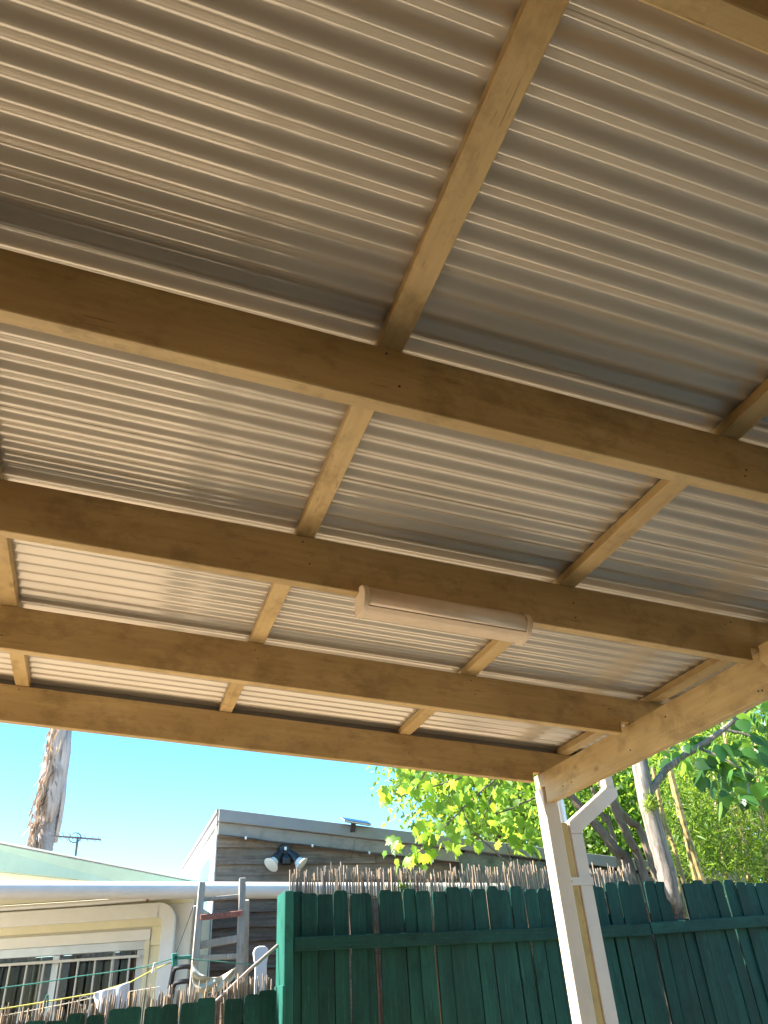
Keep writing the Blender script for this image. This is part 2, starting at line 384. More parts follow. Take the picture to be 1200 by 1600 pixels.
# splice cleat on the beam beside the third rafter
mb = MB(); mb.prism([(2.50, 2.20, EYE + 1.02), (2.50, 2.20, EYE + 1.19), (2.50, 2.30, EYE + 1.19), (2.50, 2.315, EYE + 1.13), (2.50, 2.27, EYE + 1.06), (2.50, 2.245, EYE + 1.02)], (0.044, 0, 0))
mb.build('cleat', M['beam_y'], cover, (2.52, 2.25, EYE + 1.1), 0.003)

mb = MB(); mb.tube([(0, 0, 0), (0, 0, .003)], [.0045, .0035], 8); NM = mb.mesh('nail'); NM.materials.append(M['dark_metal'])
for (px_, py_) in ((1185, 1080), (1191, 1079), (880, 1228), (893, 1222), (985, 1172), (1040, 1120)):
    d = RW @ Vector((px_ - 600, py_ - 800, FPX)); p = d * (2.5445 / d.x); inst(NM, 'nail', (2.5445, p.y, p.z + EYE), (0, -math.pi / 2, 0), (1, 1, 1), cover)
for k in range(0, 4):
    yb = 1.352 + .985 * k - .0003
    for xb in (.545, .57, 1.645, 1.665, -.54, 2.40, 2.44):
        inst(NM, 'nail', (xb + random.uniform(-.01, .01), yb - .002, H0 - math.tan(TH) * xb - random.uniform(.02, .17)), (math.pi / 2, 0, 0), (.8, .8, .8), cover)
# ------------------------------------------------------------------ strip light on the third rafter
def rz(x): return H0 - math.tan(TH) * x
def rs(x, y, dz):        # point below the rafter tops
    return Vector((x, y, rz(x) + dz))
X0, X1 = 0.76, 1.41
lamp = empty('strip_light', rs((X0 + X1) / 2, 2.33, -0.2), 'cream tubular strip light fixed under the middle rafter', 'light fitting')
def dprof(sc=1.0):
    pts = []
    cy, cz, ry, rzz = 2.335, -0.232, 0.066, 0.050
    for t in range(0, 17):
        a = math.radians(90 + t * 180 / 16)
        pts.append((cy + ry * math.cos(a) * sc, cz + rzz * math.sin(a) * sc))
    return pts
full = dprof(); dp = full[:13]
mb = MB()
n = len(dp)
A = [rs(X0 + .012, y, z) for y, z in dp]; B = [rs(X1 - .012, y, z) for y, z in dp]
mb.add(A + B, [(i, i + 1, n + i + 1, n + i) for i in range(n - 1)])
o = mb.build('diffuser', M['diffuser'], lamp, lamp.location, smooth='all')
md = o.modifiers.new('thick', 'SOLIDIFY'); md.thickness = 0.002; md.offset = -1
mb = MB()
basep = [(2.3365, -0.1985), (2.3365, -0.21), (full[12][0] + .03, full[12][1] + .006), (full[12][0] + .0025, full[12][1] - .001), (full[12][0] + .002, full[12][1] - .0025), full[13], full[14], full[15], full[16], (2.37, -0.280), (2.386, -0.268), (2.386, -0.1985)]; dp = full
mb.prism([rs(X0 + .012, y, z) for y, z in basep], rs(X1 - .012, 0, 0) - rs(X0 + .012, 0, 0)); mb.build('base', M['diff_base'], lamp, lamp.location, 0.003)
for xa, xb in ((X0 - .004, X0 + .016), (X1 - .016, X1 + .006)):
    cp = [(2.335 + (y - 2.335) * 1.06, -0.232 + (z + 0.232) * 1.05) for y, z in dp] + [(2.378, -0.285), (2.391, -0.268), (2.391, -0.1985), (2.3345, -0.1985)]
    mb = MB(); mb.prism([rs(xa, y, z) for y, z in cp], rs(xb, 0, 0) - rs(xa, 0, 0)); mb.build('end_cap', M['diff_base'], lamp, lamp.location, 0.002)

# ------------------------------------------------------------------ downpipe
dpo = empty('downpipe', (2.77, 4.38, 0), 'cream square downpipe with angled offset beside the corner post', 'downpipe')
def rpipe(path, w, d, name):
    """rectangular pipe through points in a plane Y=const, w in plane, d along Y"""
    mb = MB(); P = [Vector(p) for p in path]; rings = []
    for i, p in enumerate(P):
        a = (P[i] - P[i - 1]).normalized() if i else (P[1] - P[0]).normalized()
        b = (P[i + 1] - P[i]).normalized() if i < len(P) - 1 else a
        na = Vector((a.z, 0, -a.x)); nb = Vector((b.z, 0, -b.x)); nn = (na + nb).normalized(); k = 1 / max(.3, nn.dot(na))
        rings += [p + nn * (w / 2 * k) + Vector((0, -d / 2, 0)), p + nn * (w / 2 * k) + Vector((0, d / 2, 0)), p - nn * (w / 2 * k) + Vector((0, d / 2, 0)), p - nn * (w / 2 * k) + Vector((0, -d / 2, 0))]
    fs = [(i * 4 + k, i * 4 + (k + 1) % 4, i * 4 + 4 + (k + 1) % 4, i * 4 + 4 + k) for i in range(len(P) - 1) for k in range(4)]
    fs += [(0, 1, 2, 3), tuple(len(rings) - 4 + k for k in range(4))]
    mb.add(rings, fs); return mb.build(name, M['pipe'], dpo, (2.77, 4.38, 0), 0.004, seg=2)
PY = 4.40
rpipe([(2.768, PY, 0.0), (2.768, PY, EYE + 0.845)], 0.088, 0.06, 'pipe')
rpipe([(2.768, PY, EYE + 0.8455), (2.768, PY, EYE + 0.89), (3.085, PY, EYE + 1.098), (3.085, PY, EYE + 1.13)], 0.09, 0.063, 'offset_bend')
rpipe([(3.085, PY, EYE + 1.1305), (3.085, PY, EYE + 1.25)], 0.066, 0.056, 'outlet')
mb = MB(); mb.span((2.632, 4.364, EYE + .555), (2.817, 4.3685, EYE + .60)).span((2.632, 4.364, EYE + .555), (2.655, 4.37, EYE + .60)); mb.build('bracket', M['pipe'], dpo, (2.72, 4.366, EYE + .57))
mb = MB(); mb.tube([(2.665, 4.3645, EYE + .577), (2.665, 4.3615, EYE + .577)], .006, 8); mb.build('screw', M['dark_metal'], dpo, (2.665, 4.363, EYE + .577))
vent = MB(); vent.tube([(2.90, 4.75, 0), (2.90, 4.75, EYE + 1.9)], 0.045, 16)
tag(vent.build('vent_pipe', M['alu'], None, (2.9, 4.75, 0), smooth=True), 'pale grey round pipe standing behind the angled downpipe', 'pipe')

# ------------------------------------------------------------------ green paling fences
def paling_mesh(w, h, ear, t=0.016):
    mb = MB(); mb.prism([(-w / 2, 0, 0), (w / 2, 0, 0), (w / 2, 0, h - ear), (w / 2 - ear * .45, 0, h - ear * .25), (w / 2 - ear * .9, 0, h), (-w / 2 + ear * .9, 0, h), (-w / 2 + ear * .45, 0, h - ear * .25), (-w / 2, 0, h - ear)], (0, t, 0))
    me = mb.mesh('paling'); me.materials.append(M['fence']); return me
FY = 5.45
tall = empty('tall_fence', (3.3, FY, 0), 'tall dark green paling fence with one rail behind the post', 'fence')
PM = [paling_mesh(0.096, 2.0, .020), paling_mesh(0.104, 2.0, .014), paling_mesh(0.090, 2.0, .024)]
x = 1.235; TZ = EYE + 0.685
while x < 6.4:
    me = random.choice(PM); wd = me.dimensions.x if hasattr(me, 'dimensions') else max(v.co.x for v in me.vertices) * 2
    zt = TZ + 0.015 * (x - 2) / 3 + random.uniform(-.016, .014)
    if x > 3.3: zt += random.uniform(-.01, .012)
    if 4.12 < x < 4.30: zt = EYE + 0.45
    lean = random.gauss(0, .006)
    if 3.95 < x < 4.12: lean = .025
    inst(me, 'paling', (x, FY + random.uniform(-.004, .006), 0), (random.uniform(-.006, .006), lean, random.uniform(-.03, .03)), (1, 1, zt / 2.0), tall)
    x += wd * random.uniform(.995, 1.0) + random.choice([.001, .002, .004, .007])
mb = MB(); mb.span((1.215, FY - .048, EYE + .345), (3.9, FY - .008, EYE + .425)); mb.build('rail', M['fence_x'], tall, (2.5, FY, EYE + .38), .004)
mb = MB(); mb.bar((3.905, FY - .028, EYE + .392), (6.5, FY - .028, EYE + .44), .04, .08); mb.build('rail', M['fence_x'], tall, (5, FY, EYE + .38), .004)
mb = MB(); mb.span((1.215, FY - .048, .35), (6.5, FY - .008, .43)); mb.build('rail', M['fence_x'], tall, (3, FY, .4), .004)
mb = MB(); mb.span((1.15, FY - .055, 0), (1.21, FY + .19, TZ + .005)); mb.build('post', M['fence_post_sunlit'], tall, (1.18, FY, 0), .004)
for px in (3.6, 5.9):
    mb = MB(); mb.span((px, FY + .025, 0), (px + .1, FY + .10, EYE + .5)); mb.build('post', M['fence'], tall, (px, FY, 0), .004)
for xx in [1.27 + .105 * q + random.uniform(-.02, .02) for q in range(46)]:
    for dz in (.02, -.022):
        inst(NM, 'nail', (xx, FY - .0485, EYE + .385 + dz + random.uniform(-.008, .008) + (0 if xx < 3.9 else .01 + .018 * (xx - 3.9))), (math.pi / 2, 0, 0), (.7, .7, .7), tall)
low = empty('low_fence', (-0.3, FY, 0), 'low dark green paling fence stepping down to the left', 'fence')
x = 1.070; i = 0
while x > -2.2:
    me = random.choice(PM[:2]); wd = max(v.co.x for v in me.vertices) * 2
    if i == 3: x -= .035
    zt = EYE + 0.136 - (1.1 - x) * 0.052 + random.uniform(-.012, .012)
    inst(me, 'paling', (x, FY + random.uniform(-.004, .006), 0), (0, random.gauss(0, .006), random.uniform(-.03, .03)), (1, 1, zt / 2.0), low)
    x -= wd + random.choice([.003, .006, .012]); i += 1
mb = MB(); mb.span((1.128, FY - .12, 0), (1.1485, FY + .12, EYE + .165)); mb.build('post', M['fence_post_sunlit'], low, (1.13, FY, 0), .004)
mb = MB(); mb.span((-2.2, FY - .048, .9), (1.1, FY - .008, .98)); mb.build('rail', M['fence_x'], low, (0, FY, .9), .004)

# ------------------------------------------------------------------ reed screens
def reeds(name, label, x0, x1, zfun, Y, step, seed):
    r = random.Random(seed); e = empty(name, ((x0 + x1) / 2, Y, 0), label, 'reed screen')
    mb = MB(); x = x0
    while x < x1:
        cl = r.random() < .12
        h = zfun(x) + r.uniform(-.04, .03) + (.03 if r.random() < .2 else 0) - (.09 if r.random() < .08 else 0)
        rad = r.uniform(.0026, .0056); yy = Y + r.uniform(-.012, .012)
        lx, ly = r.gauss(0, .02), r.gauss(0, .015)
        z0 = max(0.02, zfun(x) - 1.0)
        mb.tube([(x - lx * .5, yy, z0), (x, yy, h - .12), (x + lx * .12, yy + ly * .2, h)], [rad * 1.1, rad, rad * .9], 5)
        x += r.uniform(.4, 1.5) * step
    o = mb.build('reed_stems', M['reed'], e, ((x0 + x1) / 2, Y, 0), smooth=True); o['kind'] = 'stuff'
    for dz in (-.16, -.5):
        mb = MB(); mb.tube([(x0 + (x1 - x0) * t / 20, Y - .022, zfun(x0 + (x1 - x0) * t / 20) + dz + .006 * math.sin(t * 2.1)) for t in range(21)], .002, 5)
        mb.build('tie_wire', M['dark_metal'], e, (x0, Y, 0))
    return e
reeds('reed_screen', 'brown reed screen standing above the tall green fence', 1.217, 3.92, lambda x: EYE + .822 + .012 * math.sin(x * 5) + .012 * math.sin(x * 13), FY + .10, .0085, 1)
reeds('reed_screen', 'short reed screen poking above the low stepped fence', -2.2, 1.10, lambda x: EYE + .205 - (1.1 - x) * .066 + .012 * math.sin(x * 7), FY + .06, .0085, 2)

# ------------------------------------------------------------------ timber shed behind the fence
SY = 8.0
SL = 1.03; SR = 7.2
def sroof(x): return EYE + 1.752 - 0.1047 * (x - 1.02)
shed = empty('timber_shed', (4, SY + 1.5, 0), 'weathered brown timber shed with grey sloping fascia', 'shed')
mb = MB(); mb.span((SL + .05, SY + .05, -.05), (SR, SY + 3.2, 2.3))
mb.build('wall_frame', M['room'], shed, (4, SY, 0))
# front boards: lapped, cut to the roof slope
z = 0.1; bi = 0
while z < 3.2:
    h = 0.155 if z > 2.3 else random.choice([.105, .115, .125])
    xr = min(SR, 1.02 + (EYE + 1.752 - .06 - z - h) / 0.1047)
    if xr < SL + .4: break
    cuts = [SL] + sorted(random.uniform(SL + 1, xr - .4) for _ in range(1 if xr > 3 else 0)) + [xr]
    for a, b in zip(cuts[:-1], cuts[1:]):
        if b - a < .1: continue
        mb = MB(); n = max(4, int((b - a) / .25)); vs = []
        js = [random.uniform(-.006, .006) for _ in range(n + 1)]
        for q in range(n + 1):
            xx = a + .002 + (b - a - .004) * q / n
            vs += [(xx, SY + .004, z + js[q]), (xx, SY + .030, z + h + .02), (xx, SY + .045, z + h + .02), (xx, SY + .028, z + js[q])]
        fs = [(q * 4 + k, q * 4 + (k + 1) % 4, q * 4 + 4 + (k + 1) % 4, q * 4 + 4 + k) for q in range(n) for k in range(4)] + [(0, 1, 2, 3), tuple(n * 4 + k for k in range(4))]
        mb.add(vs, fs); mb.build('wall_board', M['shed_red'] if z < 2.3 and random.random() < .75 else M['shed'], shed, (a, SY, z))
    z += h; bi += 1
def sloped(x0, x1, d0, d1, y0, y1, name, mat, bev=.004):
    mb = MB(); mb.prism([(x0, y0, sroof(x0) - d0), (x1, y0, sroof(x1) - d0), (x1, y0, sroof(x1) - d1), (x0, y0, sroof(x0) - d1)], (0, y1 - y0, 0)); return mb.build(name, mat, shed, (x0, y0, sroof(x0)), bev)
sloped(SL - .01, SR, 0, .115, SY - .10, SY - .06, 'fascia', M['fascia'])
sloped(SL - .005, 3.55, .1155, .235, SY - .058, SY - .03, 'trim_board', M['shed_grey'])
sloped(SL - .03, SR, -.004, .03, SY - .058, SY + 3.3, 'roof', M['fascia'], 0)
sloped(3.56, SR, .13, .43, SY - .035, SY - .02, 'slate_panel', M['slate'], 0)
mb = MB(); mb.span((SL + .002, SY + .06, 0), (SL + .045, SY + 3.2, sroof(SL) - .05)); o = mb.build('side_wall', M['shed_white'], shed, (SL, SY, 0))
mb = MB(); mb.span((SL - .012, SY + .01, 0), (SL + .001, SY + .10, sroof(SL) - .12)); mb.build('corner_board', M['shed_white'], shed, (SL, SY, 0))
mb = MB(); mb.span((SL - .02, SY - .05, sroof(SL) - .13), (SL + .001, SY + 3.3, sroof(SL) - .05)); mb.build('barge_board', M['fascia'], shed, (SL, SY, 2.6))
mb = MB(); mb.span((SL - .006, SY + .35, EYE + .85), (SL + .001, SY + 1.35, EYE + 1.47)); wf = mb.build('window', M['shed_white'], shed, (SL, SY + .6, EYE + 1))
mb = MB(); mb.span((SL - .010, SY + .43, EYE + .9), (SL - .0065, SY + 1.27, EYE + 1.40)); mb.build('pane', M['turq'], wf, (SL, SY + .6, EYE + 1))

# ------------------------------------------------------------------ things on the shed
def on_shed(px, py, dy=0): return at(px, py, SY - .03 - dy)
c = at(445, 1335, SY - .06)
fl = empty('twin_floodlight', c, 'black twin floodlight with motion sensor on the shed wall', 'floodlight')
mb = MB(); mb.tube([c + Vector((0, .055, .03)), c + Vector((0, -.02, .03))], [.075, .06], 14); mb.build('mount', M['black'], fl, c, .004)
mb = MB(); mb.tube([c + Vector((0, -.04, -.01)), c + Vector((0, -.05, -.055)), c + Vector((0, -.05, -.10))], [.03, .058, .05], 12); s_ = mb.build('sensor', M['black'], fl, c, .003, True)
mb = MB(); mb.box(c + Vector((-.005, -.052, .045)), (.022, .006, .03)); mb.build('sticker', M['white'], s_, c)
for sx in (-1, 1):
    base = c + Vector((sx * .035, -.02, .02)); d = Vector((sx * .62, -.35, -.68)).normalized()
    mb = MB(); mb.tube([base, base + d * .05, base + d * .06, base + d * .125], [.032, .034, .044, .05], 14); lh = mb.build('lamp_head', M['black'], fl, base, .002, True)
    mb = MB(); mb.tube([base + d * .124, base + d * .15, base + d * .185, base + d * .187], [.043, .052, .078, .074], 18); mb.build('lamp_bulb', M['lamp_glass'], lh, base, 0, True)
c = at(556, 1290, SY - .12)
sp = empty('solar_panel', c, 'small dark solar panel clipped to the shed fascia', 'solar panel')
Mr = Euler((math.radians(24), math.radians(7), math.radians(4))).to_matrix()
mb = MB(); mb.box(c + Vector((0, -.02, .035)), (.30, .13, .012), Mr); fr_ = mb.build('frame', M['alu'], sp, c, .002)
mb = MB(); mb.box(c + Vector((0, -.02, .035)) + Mr @ Vector((0, 0, .0095)), (.285, .115, .004), Mr); mb.build('cells', M['solar'], fr_, c)
mb = MB(); mb.box(c + Vector((0, -.02, .035)) - Mr @ Vector((0, 0, .011)), (.27, .11, .006), Mr); mb.build('back_plate', M['black'], fr_, c)
mb = MB(); mb.bar(c + Vector((-.03, .02, -.06)), c + Vector((-.03, -.02, .03)), .05, .02); mb.build('bracket', M['black'], sp, c, .003)
mb = MB(); P = [c + Vector((-.03, 0, -.05)), c + Vector((-.02, -.03, -.12)), c + Vector((-.035, -.01, -.22)), c + Vector((-.05, 0.05, -.30))]; mb.tube(P, .003, 5); mb.build('lead', M['dark_metal'], sp, c)
pts = [(341, 1304), (400, 1311), (440, 1318), (470, 1319), (520, 1326), (570, 1332), (640, 1345), (700, 1352), (725, 1358)]
mb = MB(); P = [at(a, b, SY - .075) for a, b in pts]; mb.tube(P, .006, 6)
ca = mb.build('light_cable', M['dark_metal'], None, P[0], smooth=True); tag(ca, 'thin black cable with tiny white bulbs under the fascia', 'cable')
for a, b in ((384, 1309), (488, 1321), (577, 1332), (676, 1345)):
    p = at(a, b, SY - .075); mb = MB(); mb.tube([p + Vector((0, -.004, .008)), p + Vector((0, -.006, -.016))], [.012, .008], 8); mb.build('bulb', M['white'], ca, p, 0, True)

# ------------------------------------------------------------------ neighbour's long white gutter
ga, gb = at(0, 1391, 6.75), at(437, 1391, 7.0); gd = (gb - ga).normalized()
g0 = ga - gd * 1.6; g1 = gb + gd * 2.3
gut = empty('white_gutter', ga, 'long round white gutter pipe in front of house and shed', 'gutter')
mb = MB(); mb.tube([g0 + (g1 - g0) * t / 6 for t in range(7)], .062, 20); mb.build('pipe', M['gutter_white'], gut, ga, 0, True)
mb = MB(); mb.bar(g0 + Vector((0, .05, .052)), g1 + Vector((0, .05, .052)), .08, .016); mb.build('lip', M['gutter_white'], gut, ga, .003)
# ------------------------------------------------------------------ neighbour's cream house
U = Vector((.9487, -.3162, 0)); NV = Vector((-.3162, -.9487, 0)); HD = 7.2
def hp(s, z, out=0.0):
    return U * s - NV * (HD - out) + Vector((0, 0, EYE + z))
house = empty('cream_house', hp(-3.5, -EYE), 'cream weatherboard house with barred window and mint gable board', 'house')
def hbox(s0, s1, z0, z1, o0, o1, name, mat, parent=None, bev=.003):
    mb = MB(); mb.prism([hp(s0, z0, o0), hp(s1, z0, o0), hp(s1, z1, o0), hp(s0, z1, o0)], NV * (o1 - o0)); return mb.build(name, mat, parent or house, hp(s0, z0, o0), bev)
SW = -1.955            # right edge of the window
SC = -1.575            # right end of the house wall
zt = .86
# structural wall with the window opening left open
hbox(-6.5, -3.45, -EYE - .05, zt, -.12, 0, 'wall', M['pale']); hbox(SW, SC, -EYE - .05, zt, -.12, 0, 'wall', M['pale'])
hbox(-3.4495, SW - .0005, .665, zt, -.12, 0, 'wall', M['pale']); hbox(-3.4495, SW - .0005, -EYE - .05, -.62, -.12, 0, 'wall', M['pale'])
mb = MB(); mb.prism([hp(SC, -EYE, -.001), hp(SC, .85, -.001), hp(SC, .85, -4), hp(SC, -EYE, -4)], U * -.1); mb.build('side_wall', M['pale'], house, hp(SC, 0))
# cream boards right of the window and above
z = -1.2
while z < .58:
    mb = MB(); a, b = SW + .045, SW + .135
    mb.prism([hp(a, z, .001), hp(a, z, .024), hp(a, z + .158, .010), hp(a, z + .158, .001)], U * (b - a)); mb.build('weatherboard', M['cream'], house, hp(a, z)); z += .16
hbox(-6.4, SW + .135, .70, .83, .001, .018, 'weatherboard', M['cream'])
hbox(-3.6, SW + .04, .60, .68, .001, .03, 'window_head', M['white'])
hbox(SW + .002, SW + .042, -1.0, .599, .001, .03, 'window_jamb', M['cream'])
# white band with rounded corner framing the window
mb = MB(); path = [(-6.4, .815), (SW + .10, .815)]
for t in range(0, 7):
    a = math.radians(90 - t * 15); path.append((SW + .10 + .09 * math.cos(a), .725 + .09 * math.sin(a)))
path += [(SW + .19, .6), (SW + .19, -1.3)]
ring = []
for i, (s, zz) in enumerate(path):
    a = Vector(path[max(i - 1, 0)]); b = Vector(path[min(i + 1, len(path) - 1)]); d = (b - a).normalized(); nn = Vector((-d.y, d.x))
    for k, oo in ((-.055, .02), (.055, .02), (.055, .07), (-.055, .07)):
        q = Vector((s, zz)) + nn * k; ring.append(hp(q.x, q.y, oo))
n = len(path)
mb.add(ring, [(i * 4 + k, i * 4 + (k + 1) % 4, i * 4 + 4 + (k + 1) % 4, i * 4 + 4 + k) for i in range(n - 1) for k in range(4)] + [(0, 1, 2, 3), tuple((n - 1) * 4 + k for k in range(4))])
mb.build('window_surround', M['white'], house, hp(SW, .7), .006)
# conduit above it
mb = MB(); mb.tube([hp(-6.4, .895, .06), hp(-2.4, .90, .06), hp(SC + .02, .915, .06), hp(SC + .28, .905, .06)], .017, 8); cd = mb.build('conduit', M['white'], house, hp(SW, .9), 0, True)
mb = MB(); mb.box(hp(-1.96, .915, .062), (.02, .04, .06)); mb.build('clip', M['rust'], cd, hp(-1.96, .91))
# soffit up to the gutter
mb = MB(); q0, q1 = g0 + Vector((0, .05, -.02)), gb + gd * -.9 + Vector((0, .05, -.02))
mb.add([q0, q1, hp(SC, .93), hp(-6.4, .93), q0 + Vector((0, 0, .02)), q1 + Vector((0, 0, .02)), hp(SC, .95), hp(-6.4, .95)], [(0, 1, 2, 3), (4, 5, 6, 7), (0, 1, 5, 4), (1, 2, 6, 5), (2, 3, 7, 6), (3, 0, 4, 7)])
mb.build('soffit', M['cream'], house, q0)
hbox(-6.4, SC, zt + .0005, .929, -.1, .0, 'top_plate', M['cream'])
# window
win = hbox(-3.44, SW, .535, .60, -.06, .012, 'window', M['alu'])
tag(win, 'sliding window with dark curtains behind white bars')
for a, b in ((-3.44, -3.38), (-2.70, -2.645), (SW - .06, SW - .001)): hbox(a, b, -.62, .5345, -.05, .008, 'stile', M['alu'], win)
for a, b in ((-3.378, -2.701), (-2.644, SW - .061)): hbox(a, b, -.6, .534, -.030, -.026, 'pane', M['glass'], win, 0)
def curtain(a, b, name='curtain'):
    mb = MB(); n = 40; vs = []
    for i in range(n + 1):
        s = a + (b - a) * i / n; o = -.14 + .025 * math.sin(i * 1.1) + .01 * math.sin(i * 2.7); vs += [hp(s, -.65, o), hp(s, .56, o)]
    mb.add(vs, [(i * 2, i * 2 + 2, i * 2 + 3, i * 2 + 1) for i in range(n)]); mb.build(name, M['curtain'], win, hp(a, 0, -.14), 0, 'all')
curtain(-3.35, -2.9); curtain(-2.60, -2.24); curtain(-2.2, -2.05)
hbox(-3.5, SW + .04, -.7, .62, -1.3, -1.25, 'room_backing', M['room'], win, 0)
hbox(-2.87, -2.82, -.6, .53, -.07, -.055, 'sash', M['cream'], win); hbox(-2.27, -2.23, -.6, .53, -.07, -.055, 'sash', M['cream'], win)
# security grille
gr = hbox(-3.5, SW - .01, .475, .495, .075, .09, 'security_grille', M['grille'])
s = -3.42
while s < SW:
    mb = MB(); mb.tube([hp(s, -.62, .082), hp(s, .475, .082)], .0085, 6); mb.build('bar', M['grille'], gr, hp(s, 0, .08), 0, True); s += .137
def scroll(s, z, sgn, up=1):
    mb = MB(); P = []
    for t in range(26):
        a = t / 25 * 4.6; r = .055 * (1 - .72 * t / 25)
        P.append(hp(s + sgn * (.055 - r * math.cos(a)), z + up * r * math.sin(a), .086))
    mb.tube(P, .005, 5); mb.build('scroll', M['grille'], gr, hp(s, z, .08), 0, True)
for s0, z0 in ((-2.325, .19), (-3.147, .19)):
    scroll(s0, z0, 1); scroll(s0, z0, -1)
for s0, z0 in ((-2.872, .02), (-3.147, .02), (-2.46, -.02)):
    scroll(s0, z0, -1); scroll(s0, z0 - .11, -1, -1)
# mint gable board and roof behind
mb = MB(); T0, T1 = at(-120, 1296, 8.3), at(330, 1384, 9.0); B0, B1 = at(-120, 1350, 8.3), at(200, 1382, 8.8); B2 = at(330, 1392, 9.0)
mb.prism([T0, T1, B2, B1, B0], (0.05, .10, 0)); mb.build('gable_board', M['mint'], house, T0, .004)
mb = MB(); mb.prism([T0 + Vector((0, .0, .012)), T1 + Vector((0, .0, .012)), T1 + Vector((0, 0, .03)), T0 + Vector((0, 0, .03))], (.5, 4, .0)); mb.build('roof', M['gutter_white'], house, T0)
mb = MB(); mb.prism([B0 + Vector((0, .08, .03)), B1 + Vector((0, .08, .03)), at(250, 1400, 9) + Vector((0, .06, -.2)), at(-120, 1430, 8.4) + Vector((0, .08, -.2))], (0, .08, 0)); mb.build('gable_wall', M['pale'], house, B0)
# antenna behind the roof
ap = at(121, 1345, 10.5)
an = empty('tv_antenna', Vector((ap.x, ap.y, 0)), 'thin television antenna on a mast beside the palm trunk', 'antenna')
mt_ = at(121.5, 1309, 10.5)
mb = MB(); mb.tube([Vector((ap.x, ap.y, 2.0)), mt_], .014, 8); mb.build('mast', M['dark_metal'], an, ap, 0, True)
a0, a1 = at(80, 1306, 10.5), at(158, 1312, 10.5)
mb = MB(); mb.tube([a0, a1], .012, 6); mb.build('boom', M['dark_metal'], an, ap)
for t in (.03, .15, .27, .4, .55, .7, .85, .97):
    p = a0 + (a1 - a0) * t; d = Vector((.03, .25, .0)) * (1.1 - .5 * t); mb = MB(); mb.tube([p - d, p + d], .005, 5); mb.build('element', M['dark_metal'], an, p)
p = a0 + (a1 - a0) * .47
mb = MB(); mb.tube([p + Vector((.07 * math.cos(t * .5), 0, .055 * math.sin(t * .5))) for t in range(14)], .007, 5); mb.build('dipole_loop', M['dark_metal'], an, p)

# ------------------------------------------------------------------ ladder
LYa = 6.55
lad = empty('wooden_ladder', at(340, 1600, LYa), 'old grey wooden stepladder standing in front of the white gutter', 'ladder')
def stile(p0, p1, Ya, Yb, w, mat):
    a, b = at(*p0, Ya), at(*p1, Yb); d = (b - a); e = a + d * ((a.z - 0.0) / (a.z - b.z))
    mb = MB(); mb.bar(e, a, .035, w, up=(1, 0, 0)); return mb.build('stile', mat, lad, a, .004)
stile((316, 1378), (303, 1525), LYa, LYa - .05, .05, M['ladder']); stile((379, 1372), (374, 1515), LYa, LYa - .05, .05, M['ladder'])
stile((307, 1415), (297, 1525), LYa + .25, LYa + .40, .045, M['ladder']); stile((385, 1406), (383, 1525), LYa + .25, LYa + .40, .045, M['ladder'])
def rung(p0, p1, Y, w, mat, h=.03):
    mb = MB(); mb.bar(at(*p0, Y), at(*p1, Y), .06, w); mb.build('rung', mat, lad, at(*p0, Y), .003)
rung((312, 1434), (378, 1427), LYa - .02, .035, M['rust']); rung((312, 1477), (371, 1467), LYa - .02, .05, M['ladder']); rung((310, 1497), (374, 1494), LYa - .03, .035, M['ladder'])
rung((316, 1406), (378, 1400), LYa + .02, .025, M['ladder'])
P = [at(322, 1412, 6.75), at(348, 1410, 6.75), at(351, 1407, 6.75)]

# ------------------------------------------------------------------ clothes lines and things about
def rope(name, pts, Y, r, mat, label, Y2=None):
    mb = MB(); P = [at(a, b, Y + ((Y2 or Y) - Y) * i / (len(pts) - 1)) for i, (a, b) in enumerate(pts)]
    mb.tube(P, r, 6); return tag(mb.build(name, mat, None, P[0], smooth=True), label, 'clothes line', 'clothes lines between house and fence')
rope('clothes_line', [(-30, 1548), (0, 1544), (60, 1536), (120, 1526), (180, 1518), (230, 1510), (272, 1497)], 6.2, .004, M['rope_green'], 'green clothes line crossing the barred window', 6.45)
rope('clothes_line', [(-30, 1582), (0, 1577), (80, 1564), (148, 1552), (205, 1534), (240, 1515), (270, 1503)], 6.1, .0045, M['rope_yellow'], 'yellow clothes line carrying the white cloth', 6.45)
rope('clothes_line', [(-30, 1592), (0, 1588), (90, 1571), (160, 1556), (250, 1542)], 6.3, .003, M['rope_tan'], 'thin pale clothes line below the yellow one')
rope('clothes_line', [(302, 1416), (290, 1450), (272, 1497), (262, 1545)], 6.5, .0035, M['dark_metal'], 'dark taut cord running down from the soffit beside the ladder')
rope('clothes_line', [(272, 1496), (300, 1499), (340, 1502), (400, 1508), (430, 1510)], 6.45, .003, M['rope_green'], 'green cord strung behind the ladder towards the tall fence')
mb = MB(); a, b = at(272, 1497, 6.44), at(299, 1495, 6.44); mb.bar(a, b, .03, .022); mb.bar(a + Vector((0, 0, .03)), a + Vector((.01, 0, -.05)), .03, .04)
tag(mb.build('tied_cloth', M['rope_green'], None, a, .004), 'twisted green cloth tied where the lines meet', 'cloth')
